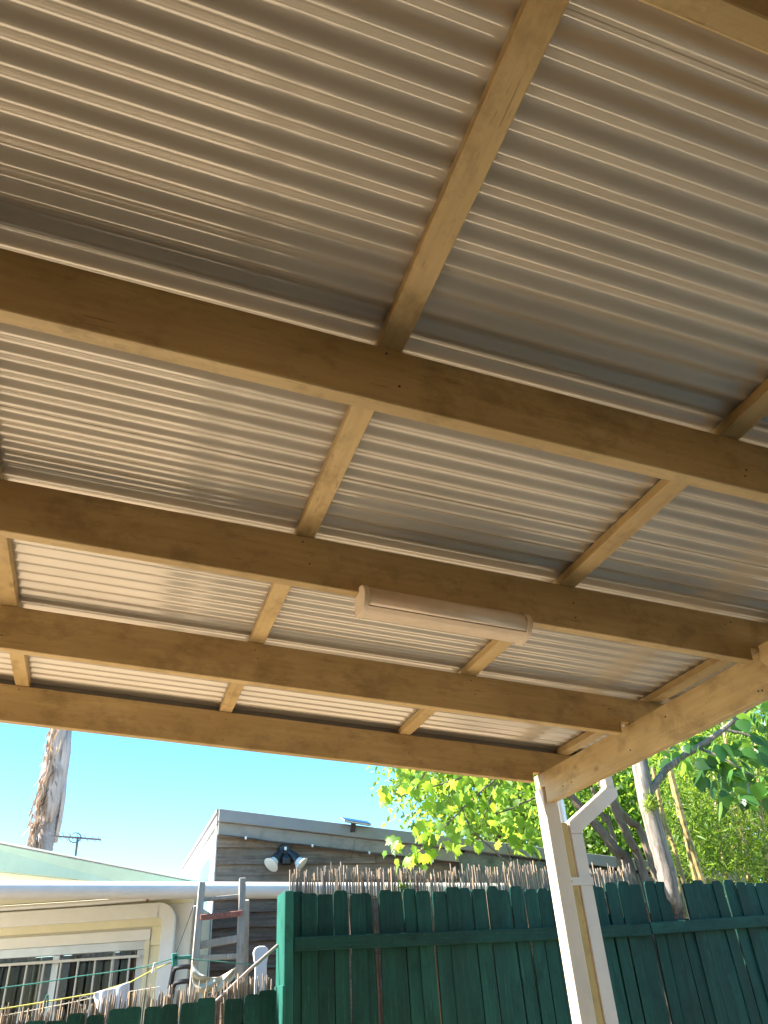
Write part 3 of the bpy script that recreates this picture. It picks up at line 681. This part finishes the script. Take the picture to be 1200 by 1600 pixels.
def hang(name, label, top, drops, Y, mat, cat):
    mb = MB(); vs = []; n = len(top); R = 10
    for i, (a, b) in enumerate(top):
        for r in range(R + 1):
            t = r / R; p = at(a + drops[i][0] * t, b + drops[i][1] * t, Y); p.y += .035 * math.sin(i * 1.9 + r * .25) * (.3 + t) ; p.z += .004 * math.sin(i * 3 + r); vs.append(p)
    fs = [(i * (R + 1) + r, (i + 1) * (R + 1) + r, (i + 1) * (R + 1) + r + 1, i * (R + 1) + r + 1) for i in range(n - 1) for r in range(R)]
    mb.add(vs, fs); o = mb.build(name, mat, None, vs[0], 0, 'all'); md = o.modifiers.new('t', 'SOLIDIFY'); md.thickness = .004
    s = o.modifiers.new('s', 'SUBSURF'); s.levels = s.render_levels = 1
    return tag(o, label, cat)
hang('white_cloth', 'thin white cloth hanging over the yellow clothes line', [(146, 1552), (152, 1549), (160, 1547), (168, 1546), (176, 1544), (184, 1541), (192, 1538), (199, 1535), (204, 1533)], [(2, 12), (3, 40), (2, 30), (0, 52), (1, 45), (-1, 52), (-2, 46), (-2, 50), (-3, 40)], 6.22, M['cloth'], 'cloth')
def peg(px, py, Y, mat, label):
    p = at(px, py, Y); e = empty('clothes_peg', p, label, 'peg')
    for sx in (-1, 1):
        mb = MB(); mb.bar(p + Vector((sx * .003, -.006, .03)), p + Vector((sx * .012, -.004, -.035)), .010, .010, up=(0, 1, 0)); mb.build('peg_arm', mat, e, p, .002)
peg(73, 1563, 6.13, M['rope_green'], 'green peg on the yellow clothes line near the left edge'); peg(241, 1512, 6.38, M['white'], 'pale peg on the line beside the window frame')
# canvas sling
mb = MB(); n = 22; R = 6; vs = []
for i in range(n + 1):
    t = i / n; px = 300 + 68 * t; py = 1512 + 60 * t * (1 - t) * 1.05 - 8 * t + (6 * math.exp(-((t - .0) / .12) ** 2) * -1.5)
    for r in range(R + 1):
        p = at(px, py + r * 5.5 * (1 - .5 * t) + (6 * t), 6.3 + .02 * math.sin(i * .8 + r * 1.4)); p.y += .02 * math.sin(r * 2 + i * .5); vs.append(p)
mb.add(vs, [(i * (R + 1) + r, (i + 1) * (R + 1) + r, (i + 1) * (R + 1) + r + 1, i * (R + 1) + r + 1) for i in range(n) for r in range(R)])
o = mb.build('canvas_sling', M['canvas'], None, vs[0], 0, 'all'); md = o.modifiers.new('t', 'SOLIDIFY'); md.thickness = .005
s_ = o.modifiers.new('s', 'SUBSURF'); s_.levels = s_.render_levels = 1
tag(o, 'cream canvas sling sagging in front of the ladder', 'canvas')
# black chair back
ch = empty('garden_chair', at(285, 1560, 6.6), 'black plastic chair top between window frame and ladder', 'chair')
for yy, in ((1511,), (1534,)):
    mb = MB(); P = [at(268, yy + 26, 6.62), at(270, yy + 10, 6.6), at(274, yy + 2, 6.58), at(282, yy, 6.56), at(292, yy - 1, 6.56), at(301, yy, 6.58)]
    mb.tube(P, .016, 8); mb.build('back_rail', M['black'], ch, P[0], 0, True)
mb = MB(); a = at(268, 1536, 6.63); mb.bar(a, Vector((a.x, a.y, 0)), .03, .03); mb.build('leg', M['black'], ch, a, .003)
mb = MB(); a = at(301, 1536, 6.63); mb.bar(a, Vector((a.x, a.y, 0)), .03, .03); mb.build('leg', M['black'], ch, a, .003)
# white paddle
mb = MB(); pl = [(397, 1500), (396, 1488), (399, 1481), (405, 1478), (414, 1478), (419, 1482), (420, 1492), (418, 1500), (417, 1506), (416, 1560), (398, 1560), (399, 1506)]
mb.prism([at(a, b, 6.35) for a, b in pl], (0, .03, 0))
P0 = at(407, 1559, 6.365); mb.bar(P0, Vector((P0.x, P0.y, 0)), .06, .03, up=(0, 1, 0))
tag(mb.build('white_paddle', M['white'], None, at(407, 1500, 6.35), .004), 'white round-topped paddle board standing by the tall fence end', 'paddle')
# rod leaning on the fence
a, b = at(434, 1477, 5.58), at(343, 1560, 5.50); mb = MB(); e = b + (b - a) * .35; mb.tube([a, (a + b) / 2 + Vector((0, 0, .006)), b, e], .011, 8)
tag(mb.build('leaning_rod', M['rod'], None, a, smooth=True), 'thin bronze rod leaning diagonally against the tall fence end', 'rod')

# ------------------------------------------------------------------ vegetation
def fold(pts, k=.18): return [(x, y, -k * abs(x)) for x, y in pts]
LOBED = [(0, 0), (.16, -.10), (.36, -.02), (.30, .12), (.52, .36), (.32, .42), (.30, .58), (.14, .56), (0, .95), (-.14, .56), (-.30, .58), (-.32, .42), (-.52, .36), (-.30, .12), (-.36, -.02), (-.16, -.10)]
HEART = [(0, 0), (.18, -.07), (.36, .06), (.42, .28), (.33, .55), (.16, .80), (0, 1.0), (-.16, .80), (-.33, .55), (-.42, .28), (-.36, .06), (-.18, -.07)]
OVAL = [(0, 0), (.24, .3), (.2, .65), (0, 1.0), (-.2, .65), (-.24, .3)]
BLADE = [(0, 0), (.055, .3), (.045, .7), (0, 1.0), (-.045, .7), (-.055, .3)]
def template(outline, k=.2, droop=.25):
    vs = [(0, .32, 0)] + [(x, y, -k * abs(x) - droop * y * y * .5) for x, y in outline]
    vs[0] = (0, .32, -droop * .05); n = len(outline)
    return np.array(vs, float), np.array([(0, 1 + i, 1 + (i + 1) % n) for i in range(n)])
def leaf_cloud(name, P, size, tmpl, mat, parent=None, origin=(0, 0, 0), tilt=.9, down=0.35, up=None, seed=0):
    r = np.random.default_rng(seed); V, F = tmpl; n = len(P); P = np.asarray(P, float) - np.asarray(origin)
    # leaf axis: mostly outward and drooping
    ax = r.normal(size=(n, 3)); ax[:, 2] -= down * 2; ax /= np.linalg.norm(ax, axis=1)[:, None]
    nr = r.normal(size=(n, 3)) * tilt + np.array([0, -.15, 1.0]); nr -= ax * (nr * ax).sum(1)[:, None]; nr /= np.linalg.norm(nr, axis=1)[:, None] + 1e-9
    sd = np.cross(ax, nr); s = size * r.uniform(.6, 1.25, n)
    W = P[:, None, :] + (V[None, :, 0:1] * sd[:, None, :] + V[None, :, 1:2] * ax[:, None, :] + V[None, :, 2:3] * nr[:, None, :]) * s[:, None, None]
    W = W.reshape(-1, 3); FF = (F[None] + (np.arange(n) * len(V))[:, None, None]).reshape(-1, 3)
    me = bpy.data.meshes.new(name); me.vertices.add(len(W)); me.vertices.foreach_set('co', W.ravel().astype(np.float32))
    me.loops.add(FF.size); me.loops.foreach_set('vertex_index', FF.ravel().astype(np.int32))
    me.polygons.add(len(FF)); me.polygons.foreach_set('loop_start', np.arange(0, FF.size, 3, dtype=np.int32)); me.polygons.foreach_set('loop_total', np.full(len(FF), 3, np.int32))
    me.update(calc_edges=True); me.materials.append(mat)
    o = bpy.data.objects.new(name, me); COL.objects.link(o); o.location = origin
    if parent is not None: setparent(o, parent)
    o['kind'] = 'stuff'
    return o
def clumps(c, rad, nclump, per, spread, seed, squash=1.0, holes=True):
    r = np.random.default_rng(seed); c = np.array(c, float); rad = np.array(rad, float)
    d = r.normal(size=(nclump, 3)); d /= np.linalg.norm(d, axis=1)[:, None]; q = c + d * rad * (r.uniform(.25, 1, nclump) ** .55)[:, None]
    pts = np.repeat(q, per, 0) + r.normal(size=(nclump * per, 3)) * np.array([spread, spread, spread * squash]); return pts
def limb(name, pts, r0, r1, mat, parent, n=8, wob=.01, sub=4):
    P = [Vector(p) for p in pts]; Q = []; R = []; m = len(P) - 1
    for i in range(m):
        p0 = P[max(i - 1, 0)]; p1 = P[i]; p2 = P[i + 1]; p3 = P[min(i + 2, m)]
        for k in range(sub):
            t = k / sub
            Q.append(.5 * ((2 * p1) + (p2 - p0) * t + (2 * p0 - 5 * p1 + 4 * p2 - p3) * t * t + (3 * p1 - p0 - 3 * p2 + p3) * t ** 3) + Vector([random.uniform(-wob, wob) for _ in range(3)]))
            R.append(r0 + (r1 - r0) * (i + t) / m)
    Q.append(P[-1]); R.append(r1)
    mb = MB(); mb.tube(Q, R, n); return mb.build(name, mat, parent, P[0], 0, True)
def leaf_mesh(tm, mat, name='leaf'):
    V, F = tm; me = bpy.data.meshes.new(name); me.from_pydata([tuple(v) for v in V], [], [tuple(int(i) for i in f) for f in F]); me.update()
    me.polygons.foreach_set('use_smooth', [True] * len(me.polygons)); me.materials.append(mat); return me
TL = template(LOBED, .22, .25); THt = template(HEART, .25, .3); TO = template(OVAL, .25, .25); TB = template(BLADE, .1, .5)

# ---- maple-like tree with lobed backlit leaves, several stems rising behind the fence
mp = empty('maple_tree', at(1000, 1420, 6.3) * 1.0, 'leafy tree with lobed bright green leaves and thin leaning stems', 'tree')
mp.location.z = 0
base = Vector((mp.location.x, mp.location.y, 0))
def stem(pix, Ys, r0, r1, nm='trunk'):
    P = [at(a, b, Y) for (a, b), Y in zip(pix, Ys)]; first = P[0]; P = [Vector((first.x + .08, first.y, 0))] + P
    return limb(nm, P, r0, r1, M['bark_d'], mp, 8, .006)
st1 = stem([(992, 1385), (963, 1330), (920, 1275), (880, 1232), (800, 1150)], [6.3, 6.3, 6.35, 6.4, 6.4], .055, .03)
st2 = stem([(1010, 1380), (985, 1315), (952, 1245), (920, 1180), (860, 1080)], [6.25, 6.2, 6.2, 6.2, 6.2], .045, .03)
st3 = stem([(1018, 1345), (985, 1285), (965, 1262), (930, 1190)], [6.5, 6.5, 6.5, 6.5], .04, .028)
st4 = stem([(958, 1310), (945, 1285), (925, 1230)], [6.9, 6.9, 6.9], .03, .02)
for pix in ([(771, 1220), (740, 1248), (711, 1276), (678, 1307), (650, 1335)], [(797, 1352), (775, 1332), (741, 1300), (725, 1270)], [(800, 1355), (797, 1340), (791, 1318)], [(664, 1206), (648, 1236), (622, 1245)], [(775, 1222), (762, 1262), (752, 1285)], [(850, 1240), (800, 1262), (770, 1272)], [(720, 1215), (690, 1225), (640, 1238)]):
    P = [at(a, b, 6.45 + .1 * random.random()) for a, b in pix]; limb('branch', P, .011, .004, M['bark_d'], mp, 6, .006)
limb('branch', [at(880, 1232, 6.4), at(830, 1190, 6.4), at(771, 1218, 6.45)], .02, .011, M['bark_d'], mp, 6, .006)
LM = leaf_mesh(TL, M['leaf_plane'])
groups = [((592, 625, 1222, 1250), 14, 6.4), ((622, 662, 1196, 1236), 34, 6.45), ((642, 690, 1282, 1338), 40, 6.35), ((598, 624, 1306, 1330), 10, 6.3), ((618, 668, 1332, 1356), 9, 6.3), ((660, 862, 1190, 1318), 178, 6.6)]
for (a0, a1, b0, b1), n, Y in groups:
    for _ in range(n):
        px, py = random.uniform(a0, a1), random.uniform(b0, b1)
        if a1 > 800 and py > 1255 + (px - 660) * .4 and random.random() < .5: py = random.uniform(1200, 1260)
        p = at(px, py, Y + random.uniform(-.25, .5)); sz = random.uniform(.06, .14)
        rot = (Vector((random.gauss(0, .6), random.gauss(-.2, .6), -1)).to_track_quat('Y', 'Z').to_matrix() @ Matrix.Rotation(random.uniform(-1.2, 1.2), 3, 'Y')).to_euler()
        inst(LM, 'leaf', p, rot, (sz, sz, sz), mp)
P = []
for (a0, a1, b0, b1, n, Ya, Yb) in ((640, 860, 1010, 1200, 500, 6.0, 8.0), (700, 880, 1205, 1330, 160, 6.9, 8.0)):
    for _ in range(n): P.append(at(random.uniform(a0, a1), random.uniform(b0, b1), random.uniform(Ya, Yb)))
leaf_cloud('crown', P, .13, TL, M['leaf_plane'], mp, tuple(mp.location), seed=3)

# ---- big trunk through the fence, large glossy leaves
bt = empty('large_tree', (4.235, 5.5, 0), 'grey barked tree growing through the green fence with big glossy leaves', 'tree')
P = [Vector((4.27, 5.62, 0)), Vector((4.26, 5.60, 1.75)), at(1050, 1412, 5.52), at(1046, 1395, 5.49), at(1040, 1360, 5.5), at(1026, 1310, 5.5), at(1011, 1250, 5.5), at(1002, 1205, 5.5), at(990, 1150, 5.5), at(960, 1050, 5.5)]
Q = []; 
limb('trunk', P, .078, .066, M['bark'], bt, 14, .004, 5)
limb('branch', [at(1014, 1240, 5.5), at(1026, 1222, 5.48), at(1044, 1200, 5.45), at(1070, 1180, 5.4), at(1090, 1168, 5.35), at(1130, 1140, 5.3), at(1190, 1090, 5.3)], .034, .02, M['bark'], bt, 8, .004)
limb('branch', [at(1090, 1168, 5.35), at(1140, 1190, 5.2), at(1180, 1215, 5.1)], .014, .006, M['bark'], bt, 6, .004)
limb('branch', [at(1130, 1140, 5.3), at(1170, 1150, 5.2), at(1215, 1180, 5.1)], .014, .006, M['bark'], bt, 6, .004)
BL = leaf_mesh(THt, M['leaf_big'])
for (a0, a1, b0, b1), n, Y in (((1065, 1140, 1150, 1205), 34, 5.3), ((1120, 1210, 1195, 1255), 40, 5.15), ((1150, 1215, 1105, 1180), 44, 5.2), ((1100, 1180, 1170, 1230), 34, 5.4), ((1030, 1070, 1165, 1190), 6, 5.5), ((1080, 1100, 1210, 1226), 4, 5.3)):
    for _ in range(n):
        p = at(random.uniform(a0, a1), random.uniform(b0, b1), Y + random.uniform(-.15, .25)); sz = random.uniform(.075, .165)
        rot = (Vector((random.gauss(0, .7), random.gauss(-.2, .6), -.8)).to_track_quat('Y', 'Z').to_matrix() @ Matrix.Rotation(random.uniform(-1.2, 1.2), 3, 'Y')).to_euler()
        inst(BL, 'leaf', p, rot, (sz, sz, sz), bt)
pts = clumps(at(1120, 1000, 5.6), (1.4, .9, .7), 40, 8, .16, 5); leaf_cloud('crown', pts, .16, THt, M['leaf_big'], bt, (4.235, 5.5, 0), seed=5)
pts = [at(random.gauss(1016, 5), random.gauss(1254, 6), 5.41 + random.uniform(-.03, .02)) for _ in range(160)]
leaf_cloud('epicormic_shoots', pts, .07, TB, M['leaf_bamboo'], bt, (4.235, 5.5, 0), tilt=1.5, down=0, seed=6)

# ---- bamboo
bb = empty('bamboo_clump', Vector((5.6, 7.0, 0)), 'tall bamboo clump with yellow canes and fine leaves', 'bamboo')
def culm(pix, Y, r):
    P = [at(a, b, Y) for a, b in pix]; d = P[0] - P[1]; P = [Vector((P[0].x + .1, P[0].y, 0))] + P
    n = 22; Q = []; R = []
    for i in range(len(P) - 1):
        for k in range(n):
            t = k / n; Q.append(P[i].lerp(P[i + 1], t)); R.append(r * (1.22 if k % 6 == 0 else 1))
    Q.append(P[-1]); R.append(r); mb = MB(); mb.tube(Q, R, 8); mb.build('cane', M['culm'], bb, P[0], 0, True)
for pix, Y, r in (([(1096, 1372), (1068, 1285), (1045, 1195), (1030, 1120)], 6.6, .026), ([(1067, 1372), (1052, 1320), (1038, 1285), (1020, 1200)], 6.7, .020), ([(1086, 1372), (1072, 1310), (1060, 1270), (1040, 1180)], 6.9, .022), ([(1057, 1370), (1045, 1330), (1040, 1310), (1030, 1250)], 6.5, .012), ([(1135, 1372), (1120, 1290), (1115, 1180)], 7.4, .02), ([(1170, 1372), (1150, 1260), (1130, 1130)], 7.5, .024), ([(1200, 1372), (1190, 1280), (1180, 1150)], 7.3, .022)): culm(pix, Y, r)
P = []
for k in range(300):
    c = at(random.uniform(1040, 1230), random.uniform(1180, 1365) if k < 220 else random.uniform(980, 1180), random.uniform(6.9, 8.4))
    if c.x < 5.0 + random.uniform(-.4, .6) and random.random() < .55: continue
    for _ in range(46): P.append(c + Vector((random.gauss(0, .14), random.gauss(0, .14), random.gauss(0, .11))))
random.shuffle(P); k_ = int(len(P) * .58)
leaf_cloud('bamboo_leaves', P[:k_], .13, TB, M['leaf_bamboo'], bb, (5.6, 7.0, 0), tilt=1.1, down=.3, seed=8)
leaf_cloud('darker_leaves', P[k_:], .12, TB, M['leaf_dark'], bb, (5.6, 7.0, 0), tilt=1.1, down=.3, seed=9)  # random share of the leaves in a darker green
D_ = [at(random.gauss(1165, 30), random.gauss(1290, 45), random.uniform(6.9, 7.6)) for _ in range(220)]
leaf_cloud('dry_leaves', D_, .11, TB, M['dead_frond'], bb, (5.6, 7.0, 0), tilt=1.1, down=.5, seed=10)

# ---- trees beyond
def far_tree(name, label, c, rad, ncl, per, spread, size, mat, seed, tm=TO, trunk=True):
    c = Vector(c); e = empty(name, (c.x, c.y, 0), label, 'tree', 'trees beyond the shed and fence')
    pts = clumps(c, rad, ncl, per, spread, seed); leaf_cloud('crown', pts, size, tm, mat, e, (c.x, c.y, 0), seed=seed)
    limb('trunk', [(c.x, c.y, 0), (c.x + .1, c.y, c.z * .5), (c.x - .1, c.y + .1, c.z)], .16, .06, M['bark_d'], e, 8, .02)
    for k in range(6):
        a = random.uniform(0, 6.28); q = c + Vector((math.cos(a) * rad[0] * .7, math.sin(a) * rad[1] * .7, random.uniform(-.5, .6) * rad[2]))
        limb('branch', [(c.x, c.y, c.z * .55), (c + q) / 2 - Vector((0, 0, .3)), q], .05, .015, M['bark_d'], e, 6, .03)
    return e
far_tree('leafy_tree', 'bright yellow-green tree rising just above the shed roof', at(770, 1225, 11.5), (1.55, 1.2, 1.35), 200, 70, .22, .10, M['leaf_bright'], 21)
far_tree('leafy_tree', 'pale green tree between the corner post and the shed', at(905, 1190, 12.5), (2.2, 1.4, 1.7), 240, 70, .25, .10, M['leaf_bright'], 22)
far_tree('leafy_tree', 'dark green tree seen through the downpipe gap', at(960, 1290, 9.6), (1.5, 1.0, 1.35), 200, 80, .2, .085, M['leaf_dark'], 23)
far_tree('leafy_tree', 'mid green tree filling the gap behind the grey trunk', at(1060, 1250, 11.0), (2.4, 1.3, 2.2), 300, 70, .25, .09, M['leaf_bright'], 24)
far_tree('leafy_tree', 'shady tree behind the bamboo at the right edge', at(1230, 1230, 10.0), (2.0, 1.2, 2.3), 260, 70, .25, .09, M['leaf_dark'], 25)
# ---- small shrub sprig on the reeds
pts = [at(632 + random.gauss(0, 6), 1386 + random.gauss(0, 6), 5.52) for _ in range(60)]
e = empty('reed_creeper', at(632, 1395, 5.53), 'small yellow-green creeper sprig peeping through the tall reed screen', 'creeper')
leaf_cloud('creeper_leaves', pts, .03, TO, M['leaf_bright'], e, tuple(e.location), seed=31)

# ---- palm
pt = [at(66, 1345, 15), at(72, 1310, 15), at(77, 1275, 15), at(82, 1240, 15), at(90, 1190, 15), at(95, 1140, 15), at(98, 1110, 15), at(102, 1040, 15), at(105, 985, 15)]
pm = empty('palm_tree', (pt[0].x, 15, 0), 'palm trunk with shaggy peeling sheaths beyond the house roof', 'palm tree')
mb = MB(); P = [Vector((pt[0].x, 15, 0))] + pt[:3]; Q = []; R = []
for i in range(len(P) - 1):
    for k in range(10 if i else 14): 
        Q.append(P[i].lerp(P[i + 1], k / (10 if i else 14))); R.append((.135 + (.010 if k % 2 else 0)))
Q.append(P[-1]); R.append(.135)
mb.tube(Q, R, 14); mb.build('trunk', M['palm_trunk'], pm, P[0], 0, True)
mb = MB(); mb.tube([pt[2], pt[2] + Vector((0, 0, .1)), pt[3], pt[4], pt[5], pt[6], pt[7], pt[8]], [.15, .17, .185, .175, .16, .14, .13, .12], 12); mb.build('crown_shaft', M['palm_sheath'], pm, pt[2], 0, True)
for k in range(16):
    a = k * 2.4; p = pt[3].lerp(pt[5], (k % 8) / 8); d = Vector((math.cos(a), math.sin(a), 0))
    mb = MB(); q = [p + d * .12 + Vector((0, 0, .5)), p + d * .18, p + d * .19 + Vector((0, 0, -.45)), p + d * .17 + Vector((0, 0, -.8))]
    sdv = Vector((-d.y, d.x, 0)); vs = []
    for w_, qq in zip((.10, .13, .10, .02), q): vs += [qq - sdv * w_, qq + d * .05, qq + sdv * w_]
    mb.add(vs, [(i * 3 + j, i * 3 + j + 1, i * 3 + j + 4, i * 3 + j + 3) for i in range(3) for j in range(2)])
    o = mb.build('sheath', M['palm_sheath'], pm, p, 0, 'all'); md = o.modifiers.new('t', 'SOLIDIFY'); md.thickness = .02
# hanging dead frond at the left of the shaft
P = [pt[5] + Vector((-.12, -.15, 0)), at(76, 1205, 14.8), at(62, 1255, 14.8), at(53, 1310, 14.8), at(49, 1345, 14.8)]
fr = limb('dead_frond', P, .05, .03, M['dead_frond'], pm, 8, .03)
pts = []
for i in range(len(P) - 1):
    for _ in range(90): pts.append(P[i].lerp(P[i + 1], random.random()) + Vector((random.gauss(0, .06), random.gauss(0, .06), 0)))
o = leaf_cloud('dead_leaflets', pts, .26, TB, M['dead_frond'], pm, tuple(pt[4]), tilt=1.0, down=2.2, seed=41)
topc = pt[8]
for k in range(14):
    a = k * 2 * math.pi / 14 + .2; d = Vector((math.cos(a), math.sin(a), 0)); Lf = 2.0 if k != 6 else 2.35; dr = 1.9 if k != 6 else 3.1
    spine = [topc + d * (Lf * t) + Vector((0, 0, 1.5 * t * 1.1 - dr * t * t)) for t in [i / 12 for i in range(13)]]
    mb = MB(); mb.tube(spine, [.04 - .0028 * i for i in range(13)], 6); f_ = mb.build('frond', M['frond'], pm, topc, 0, True)
    pts = []; mb = MB()
    for i in range(1, 37):
        t = i / 36; j = min(int(t * 12), 11); p = spine[j].lerp(spine[j + 1], t * 12 - j); sdv = Vector((-d.y, d.x, 0))
        for sg in (-1, 1):
            ll = .55 * (1 - .5 * t); tip = p + sdv * sg * ll * .75 + d * ll * .35 + Vector((0, 0, -ll * .7)); md_ = p.lerp(tip, .5) + Vector((0, 0, .06))
            mb.add([p - d * .015, p + d * .015, md_ + d * .02, tip, md_ - d * .02], [(0, 1, 2, 4), (4, 2, 3)])
    mb.build('leaflets', M['frond'], f_, topc)
